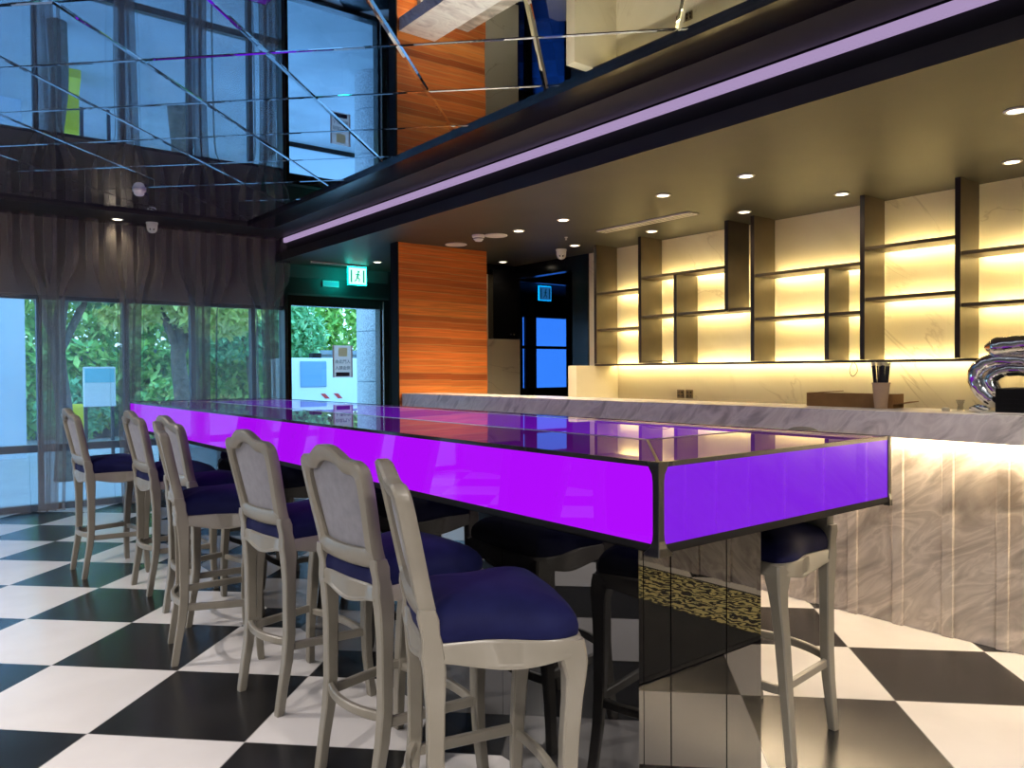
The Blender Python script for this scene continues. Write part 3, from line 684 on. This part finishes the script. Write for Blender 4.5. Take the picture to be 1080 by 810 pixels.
# sign on the door glass
sg = empty('door_notice', 'grey notice with two lines of characters stuck on the exit door glass', 'sign', (4.196, YW+.027, 1.434))
B().poly([(-.13, -.002, -.192), (.13, -.002, -.192), (.13, -.002, .192), (-.13, -.002, .192)]).done('sheet', M['signbg'], sg)
b = B()
for x in (-.13, .11): b.poly([(x, -.003, -.192), (x+.02, -.003, -.192), (x+.02, -.003, .192), (x, -.003, .192)])
b.done('side_border', m_sheet('notice_border', (.50, .32, .28, 1)), sg)
B().poly([(-.055, -.003, .06), (.062, -.003, .06), (.062, -.003, .165), (-.055, -.003, .165)]).done('emblem', M['signyel'], sg)
B().box(-.088, .088, -.003, -.002, -.178, -.130).done('footer_bar', mat('notice_footer', srgb(74, 60, 92), .5), sg)
def text(s, size, x, z, parent, m, y=-.003, name='lettering'):
    cu = bpy.data.curves.new(name, 'FONT'); cu.body = s; cu.size = size; cu.align_x = 'CENTER'; cu.extrude = .0004
    t = bpy.data.objects.new(name, cu); COL.objects.link(t)
    bpy.context.view_layer.update()
    dg = bpy.context.evaluated_depsgraph_get(); me = bpy.data.meshes.new_from_object(t.evaluated_get(dg))
    bpy.data.objects.remove(t); bpy.data.curves.remove(cu)
    if len(me.polygons) == 0: return
    me.name = name
    me.transform(Matrix.Translation((x, y, z)) @ Matrix.Rotation(pi/2, 4, 'X'))
    link(name, me, m, parent)
text('由此門入', .050, 0, -.020, sg, M['signink']); text('入請由側', .050, 0, -.095, sg, M['signink'])

# ------------------------------------------------------------------ things on and around the bar
k = empty('wall_cabinet', 'flat black cabinet hung on the pale wall beside the dark glass door', 'cabinet', (5.59, 7.3, 1.68))
B().box(-.20, .195, -.10, 0, 0, .80, .004, 1).done('cabinet_door', M['black'], k)
b = B()
for x in (.055, .10): b.lathe([(.009, 0), (.009, -.008), (.004, -.010)], (x, -.10, .055), 12, axis='y')
b.done('latch', M['steel'], k)
for y, lab in [(4.786, 'left one of two dark wall sockets in the lit splashback'), (4.682, 'right one of two dark wall sockets in the lit splashback')]:
    s = empty('wall_socket', lab, 'socket', (XB, y, 1.082), group='wall sockets')
    B().box(-.010, 0, -.041, .041, -.040, .040, .003, 1).done('plate', mat('socket_plate', srgb(120, 100, 70), .4), s)
    b = B()
    for yy_, zz_ in [(-.018, .016), (.018, .016), (-.018, -.016), (.018, -.016)]: b.box(-.0115, -.010, yy_-.006, yy_+.006, zz_-.009, zz_+.009)
    b.done('socket_holes', M['lens'], s)
# paper cup with straws
cx, cy = 4.0, 1.998
cp = empty('paper_cup', 'tan paper cup full of dark straws standing on the marble counter', 'cup', (cx, cy, 1.10))
B().lathe([(.028, 0), (.030, .002), (.042, .128), (.0445, .130), (.0445, .134), (.0415, .134), (.0405, .126), (.029, .006), (.001, .006)], n=28).done('cup_body', M['cup'], cp, smooth=True)
B().lathe([(.0435, .128), (.0455, .131), (.0435, .135)], n=28, cap=False).done('rim', M['cup'], cp, smooth=True)
b = B(); b.tube([(0, 0, 0), (0, 0, .215)], .0028, 6); s0 = b.done('straw', M['straw'], smooth=True)
B().tube([(0, 0, .212), (0, 0, .228)], .0044, 6).done('straw_tip', M['strawtip'], s0)
tag(s0, 'thin dark straw with a pale tip standing in the tan paper cup', 'straw', 'straws in the paper cup')
rn = random.Random(5)
for i in range(42):
    a = i*2.399; rr = .0215*math.sqrt((i+.5)/42); o = s0 if i == 0 else s0.copy()
    if i:
        COL.objects.link(o); c = s0.children[0].copy(); COL.objects.link(c); c.parent = o
    o.location = (cx+rr*cos(a), cy+rr*sin(a), 1.108+rn.uniform(0, .006)); ti = rr*4.8
    o.rotation_euler = (-ti*sin(a)*1.15, ti*cos(a)*1.15, 0)
# shallow cardboard box
bx = empty('cardboard_box', 'shallow open brown cardboard box lying on the counter behind the paper cup', 'box', (4.10, 2.20, 1.10))
b = B()
b.box(-.06, .06, -.24, .24, .001, .006); b.box(-.062, -.058, -.24, .24, 0, .072); b.box(.058, .062, -.24, .24, 0, .072); b.box(-.06, .06, -.243, -.239, 0, .074); b.box(-.06, .06, .239, .243, 0, .074)
b.done('tray', M['card'], bx)
b = B(); b.loft([[(-.06, -.243, .020), (.06, -.243, .020), (.06, -.243, .024), (-.06, -.243, .024)], [(-.05, -.325, .034), (.05, -.325, .034), (.05, -.325, .038), (-.05, -.325, .038)]]); b.done('flap', M['card'], bx)
b = B(); b.loft([[(.058, .24, .07), (.062, .24, .07), (.062, .24, .075), (.058, .24, .075)], [(.058, .09, .082), (.062, .09, .082), (.062, .09, .086), (.058, .09, .086)]]); b.done('flap', M['card'], bx)
# silver foil balloon
bl = empty('foil_balloon', 'crumpled silver foil balloon of thick curling tubes on the counter at the right edge', 'balloon', (4.05, 1.35, 1.10))
def foil(pts, rad, seed, name):
    P = bez(pts, 7); n = len(P); rs = [rad*min(1, (.35+2.6*min(i, n-1-i)/n*2)) for i in range(n)]
    bb = B(); bb.tube(P, rs, 22)
    rnd = random.Random(seed)
    for v in bb.bm.verts:
        f = 1+.035*sin(v.co.y*90+seed)*sin(v.co.z*120)+.02*sin(v.co.y*260+v.co.z*150+v.co.x*200)+rnd.uniform(-.006, .006)
        q = min(P, key=lambda p: (p-v.co).length_squared); v.co = q+(v.co-q)*f
    return bb.done(name, M['chrome'], bl, smooth='all')
foil([(-.02, .165, .300), (-.02, .10, .305), (-.02, .0, .312), (-.02, -.10, .315), (0, -.2, .30), (0, -.25, .24)], .045, 1, 'upper_tube')
foil([(0, -.22, .215), (0, -.1, .222), (-.01, .02, .235), (-.01, .13, .238), (-.02, .19, .205), (-.02, .205, .155), (-.02, .18, .10), (-.02, .13, .055), (-.02, .10, .03)], .038, 2, 'outer_tube')
foil([(-.03, -.22, .160), (-.03, -.1, .175), (-.03, .01, .198), (-.03, .09, .192), (-.035, .135, .155), (-.035, .12, .105), (-.035, .08, .07)], .030, 3, 'inner_tube')
bk = empty('black_case', 'black ribbed case on the counter under the silver balloon', 'case', (4.02, 1.27, 1.10))
b = B(); b.box(-.10, .12, -.22, .165, .004, .115, .006, 2); b.done('case_body', M['blackmatt'], bk)
b = B()
for z in (.02, .04, .06): b.box(-.103, -.10, -.2, .14, z, z+.006)
b.done('rib', M['blackmatt'], bk)
B().box(-.11, .13, -.23, .22, 0, .005).done('base_plate', M['vent'], bk)
# odds and ends beside the balloon
pc = empty('plastic_cup', 'small clear plastic cup standing on the counter left of the balloon', 'cup', (3.98, 1.605, 1.10))
B().lathe([(.020, 0), (.016, .004), (.012, .03), (.020, .055), (.019, .055), (.011, .03), (.014, .006)], n=18, cap=False).done('cup_wall', M['plastic'], pc, smooth=True)
b = B(); b.lathe([(.004, -.035), (.014, -.02), (.017, 0), (.012, .018), (.005, .03)], n=14, axis='y')
for v_ in b.bm.verts: v_.co.x += .004*sin(v_.co.y*300); v_.co.z += .003*cos(v_.co.y*220)
tag(b.done('bag_clip', M['brown'], loc=(3.99, 1.532, 1.118), smooth='all'), 'dark brown clip lying on the counter just left of the silver balloon', 'clip')
rn = random.Random(11); b = B(); rings = []
for i in range(7):
    t_ = i/6*pi; rings.append([(.022*sin(t_+.1)*cos(a)*(1+rn.uniform(-.3, .3)), .045*cos(t_)+.004*rn.random(), .018+.018*sin(t_+.1)*sin(a)*(1+rn.uniform(-.25, .1))) for a in [2*pi*k/12 for k in range(12)]])
b.loft(rings); tag(b.done('foil_scrap', M['chrome'], loc=(3.93, 1.50, 1.10)), 'crumpled scrap of silver foil in front of the balloon', 'foil')
b = B(); b.lathe([(.016, 0), (.018, .004), (.016, .016), (.003, .018)], n=16); tag(b.done('bottle_cap', M['strawtip'], loc=(3.99, 1.675, 1.10), smooth=True), 'small pale bottle cap on the counter between cup of straws and balloon', 'cap')
# loose wires
b = B(); b.tube(bez([(5.74, y_+.125, z_) for y_, z_ in [(2.965, 1.350), (2.985, 1.30), (2.975, 1.26), (2.955, 1.25), (2.925, 1.285), (2.93, 1.33), (2.945, 1.351)]], 8), .0026, 6)
tag(b.done('wire_loop', M['brown'], smooth='all'), 'thin loop of wire hanging below the shelf ledge above the cardboard box', 'wire')
b = B(); b.tube(bez([(5.50, 4.98, 1.374), (5.50, 4.90, 1.390), (5.52, 4.82, 1.388), (5.52, 4.76, 1.393), (5.5, 4.68, 1.374)], 8), .004, 6)
tag(b.done('cable', M['brown'], smooth='all'), 'dark cable lying on the base ledge beside the second upright', 'cable')
# patterned rug behind the viewer (seen in the plinth)
b = B(); b.box(1.85, 3.85, -2.0, .70, .0, .008, .002, 1); rg = b.done('rug', M['rug'])
tag(rg, 'black rug with a gold patterned border on the floor before the bar', 'rug')
B().box(1.82, 3.88, -2.03, .73, 0, .006).done('border', M['blackmatt'], rg)

# ------------------------------------------------------------------ outside
B().box(-14, 16, YW+.2, 30, -.14, -.04).done('ground_outside', M['pave'], kind='structure')
B().box(-14, X0-.2, -8, YW+.2, -.14, -.04).done('ground_side', M['pave'], kind='structure')
b = B(); b.box(-3, 1.60, 14.6, 14.9, -.04, 4.2); tag(b.done('building_wall', M['outwall']), 'pale blue-white building wall outside the leftmost window', 'wall')
b = B(); b.box(2.0, 14, 18.5, 18.9, -.04, 1.75); b.box(2.0, 14, 18.42, 18.98, 1.75, 1.86); tag(b.done('garden_wall', M['stonewall']), 'low grey stone wall beneath the hedge outside', 'wall')
gc = empty('granite_column', 'round speckled granite column outside the glass exit door', 'column', (5.62, 10.4, -.04))
zz0 = 0
for z0, z1 in [(0, .55), (.56, 1.20), (1.21, 1.935), (1.945, 2.6), (2.61, 3.6)]:
    B().lathe([(.295, z0), (.30, z0+.004), (.30, z1-.004), (.295, z1)], n=48).done('drum', M['granite'], gc, smooth=True)
    if z1 < 3.5: B().lathe([(.292, z1-.001), (.292, z1+.011)], n=48, cap=False).done('joint', M['stonewall'], gc)
# white utility box
ub = empty('utility_box', 'white utility box with a blue-grey panel and red slanted stripes outside the exit door', 'utility box', (7.05, 14.2, -.04))
B().box(-1.25, 1.25, 0, .9, .10, 1.62, .02, 2).done('body', M['boxwhite'], ub)
B().box(-1.03, -.49, -.02, 0, 1.06, 1.56, .01, 1).done('panel', M['boxblue'], ub)
B().box(-1.2, 1.2, .04, .86, 0, .10).done('plinth', M['blackmatt'], ub)
b = B()
for x in (-.62, -.35): b.poly([(x, -.004, .93), (x+.10, -.004, .93), (x+.20, -.004, .83), (x+.10, -.004, .83)])
b.done('red_stripe', M['red'], ub)
B().box(-.72, -.54, .1, .3, 1.62, 1.72, .01, 1).done('beacon', M['blackmatt'], ub)
# yellow barrier and blue board
yb = empty('road_barrier', 'yellow road barrier standing outside the second window', 'barrier', (1.99, 13.0, -.04))
st = [(.30, 0), (.30, .12), (.14, .30), (.10, .85), (.08, .90)]
b = B(); b.loft([[(-.14, -w_, z_), (.14, -w_, z_), (.14, w_, z_), (-.14, w_, z_)] for w_, z_ in st]); b.done('barrier_body', M['yellow'], yb)
bo = empty('notice_board', 'pale blue board on posts outside the second window', 'board', (2.62, 14.4, -.04))
B().box(-.24, .24, -.03, .03, .80, 1.46, .01, 1).done('board', M['boxwhite'], bo)
for x in (-.2, .2): B().box(x-.025, x+.025, .03, .08, 0, 1.44).done('post', M['frame'], bo)
B().box(-.22, .22, -.034, -.03, 1.20, 1.43).done('blue_sheet', M['poster'], bo)
# planting
def leaves(name, m, boxes, count, size, seed, parent=None):
    rnd = random.Random(seed); bm = bmesh.new()
    for k in range(count):
        c, r = boxes[k % len(boxes)]
        while True:
            u = Vector((rnd.uniform(-1, 1), rnd.uniform(-1, 1), rnd.uniform(-1, 1)))
            if .35 < u.length < 1: break
        p = Vector((c[0]+u.x*r[0], c[1]+u.y*r[1], c[2]+u.z*r[2]))
        R = Matrix.Rotation(rnd.uniform(0, 6.28), 3, 'Z') @ Matrix.Rotation(rnd.uniform(-1.1, 1.1), 3, 'X') @ Matrix.Rotation(rnd.uniform(-.8, .8), 3, 'Y')
        s_ = size*rnd.uniform(.6, 1.3)
        vs_ = [bm.verts.new(p+R @ Vector(q)*s_) for q in [(0, -.7, 0), (.32, 0, .06), (0, .8, 0), (-.32, 0, .06)]]
        bm.faces.new(vs_)
    me = bpy.data.meshes.new(name); bm.to_mesh(me); bm.free(); return link(name, me, m, parent)
hd = leaves('hedge', M['leaf'], [((2+i*1.1, 19.8, 2.75), (1.0, .7, 1.3)) for i in range(11)] + [((3+i*1.1, 18.1, 1.0), (.9, .28, 1.0)) for i in range(-1, 4)], 20000, .19, 1)
tag(hd, 'dense green hedge growing over the low stone wall outside', 'hedge')
def tree(lab, x, y, h, tr, m, blobs, cnt, size, seed):
    t = empty('tree', lab, 'tree', (x, y, -.04))
    b = B(); b.tube(bez([(0, 0, 0), (.05*tr*4, 0, h*.3), (-.04, .03, h*.65), (.06, 0, h)], 6), [tr*(1.15-.5*i/18) for i in range(19)], 14); b.done('trunk', M['bark'], t, smooth='all')
    for dx, dy in [(.5, .2), (-.5, -.1)]:
        b = B(); b.tube(bez([(-.02, 0, h*.62), (dx*.5, dy*.5, h*.85), (dx, dy, h*1.05)], 5), [tr*.5]*6+[tr*.3]*5, 8); b.done('branch', M['bark'], t, smooth='all')
    leaves('crown', m, blobs, cnt, size, seed, t)
tree('tree with a mottled trunk behind the second window', 1.62, 11.2, 2.6, .10, M['leafd'], [((0, 0, 3.0), (.8, .6, .8)), ((.4, .2, 2.7), (.5, .5, .5))], 2600, .12, 21)
tree('yellow-green tree behind the middle window', 3.7, 13.6, 2.6, .14, M['leafy'], [((0, 0, 3.0), (1.3, .9, .95)), ((.5, -.3, 2.4), (.8, .6, .5)), ((-.8, 0, 2.6), (.6, .6, .6))], 4500, .13, 22)
tree('deep green tree behind the window next to the exit door', 6.1, 16.9, 2.6, .12, M['leafd'], [((0, 0, 2.7), (1.4, .8, 1.2)), ((.9, .2, 2.2), (.9, .6, .8)), ((-.9, 0, 2.4), (.8, .6, .8))], 6500, .13, 23)
for k_, (x, y, m, lab) in enumerate([(2.6, 16.9, M['leafd'], 'low leafy shrub behind the pale blue board'), (4.25, 16.9, M['leaf'], 'low leafy shrub between the two farther trees'), (8.3, 17.3, M['leafd'], 'low leafy shrub before the stone wall near the exit door')]):
    s_ = empty('shrub', lab, 'shrub', (x, y, -.04)); leaves('foliage', m, [((0, 0, .6), (.65, .5, .6)), ((.25, .1, .9), (.4, .4, .4))], 1600, .12, 40+k_, s_)
    B().tube([(0, 0, 0), (.02, 0, .6)], .03, 8).done('stem', M['bark'], s_)

# ------------------------------------------------------------------ light
w = bpy.data.worlds.new('sky'); S.world = w; w.use_nodes = True; n, l = w.node_tree.nodes, w.node_tree.links
tc = n.new('ShaderNodeTexCoord'); sx = n.new('ShaderNodeSeparateXYZ'); l.new(tc.outputs['Generated'], sx.inputs[0])
sr = ramp(n, [(0, (.46, .76, 1.0, 1)), (.5, (.24, .58, 1.0, 1))]); l.new(sx.outputs['Z'], sr.inputs['Fac'])
l.new(sr.outputs[0], n['Background'].inputs['Color']); n['Background'].inputs['Strength'].default_value = 5.2
# unseen fill lamps added behind the viewer and along the left side
def lamp(x, y, z, e, size=.12, col=(1, .93, .84), spot=140):
    L = bpy.data.lights.new('room_lamp', 'SPOT'); L.energy = e; L.color = col; L.spot_size = radians(spot); L.spot_blend = .9; L.shadow_soft_size = size
    o = bpy.data.objects.new('room_lamp', L); COL.objects.link(o); o.location = (x, y, z)
fl = []
for i, (x, y) in enumerate([(-1.4, -2.0), (.6, -.8), (-2.0, .6), (-2.2, 3.2), (-2.0, 6.0), (-.7, 4.6)]):
    downlight(x, y, ZM-.002, 'added fill downlight in the mirrored ceiling beyond the picture, number %s from the rear' % ['one', 'two', 'three', 'four', 'six', 'five'][i], [480, 430, 600, 400, 330, 210][i], (1, .91, .84), 150)

downlight(2.95, .6, ZC, 'added fill downlight in the black ceiling border beyond the right picture edge', 65, (1, .88, .76), 150)  # unseen lamp added to lift the front of the marble slab
# ------------------------------------------------------------------ camera
Rc = [[0.7861792631513933, -0.6179652407683295, -0.0064130642342713155], [-0.015382617234845805, -0.0091938185812316, -0.9998394114991175], [0.6178070421075973, 0.7861516615145172, -0.01673391228091879]]
cam = bpy.data.cameras.new('camera'); co = bpy.data.objects.new('camera', cam); COL.objects.link(co)
r, d, f = Vector(Rc[0]), Vector(Rc[1]), Vector(Rc[2])
co.matrix_world = Matrix(((r.x, -d.x, -f.x, 0), (r.y, -d.y, -f.y, 0), (r.z, -d.z, -f.z, 1.3073), (0, 0, 0, 1)))
cam.sensor_fit = 'HORIZONTAL'; cam.sensor_width = 36; cam.lens = 823.556*36/1080; cam.clip_start = .05; cam.clip_end = 200
S.camera = co
S.view_settings.view_transform = 'Standard'; S.view_settings.look = 'None'; S.view_settings.gamma = 1; S.view_settings.exposure = 0
S.view_settings.use_curve_mapping = False
S.cycles.transparent_max_bounces = 24; S.cycles.max_bounces = 10; S.cycles.glossy_bounces = 6
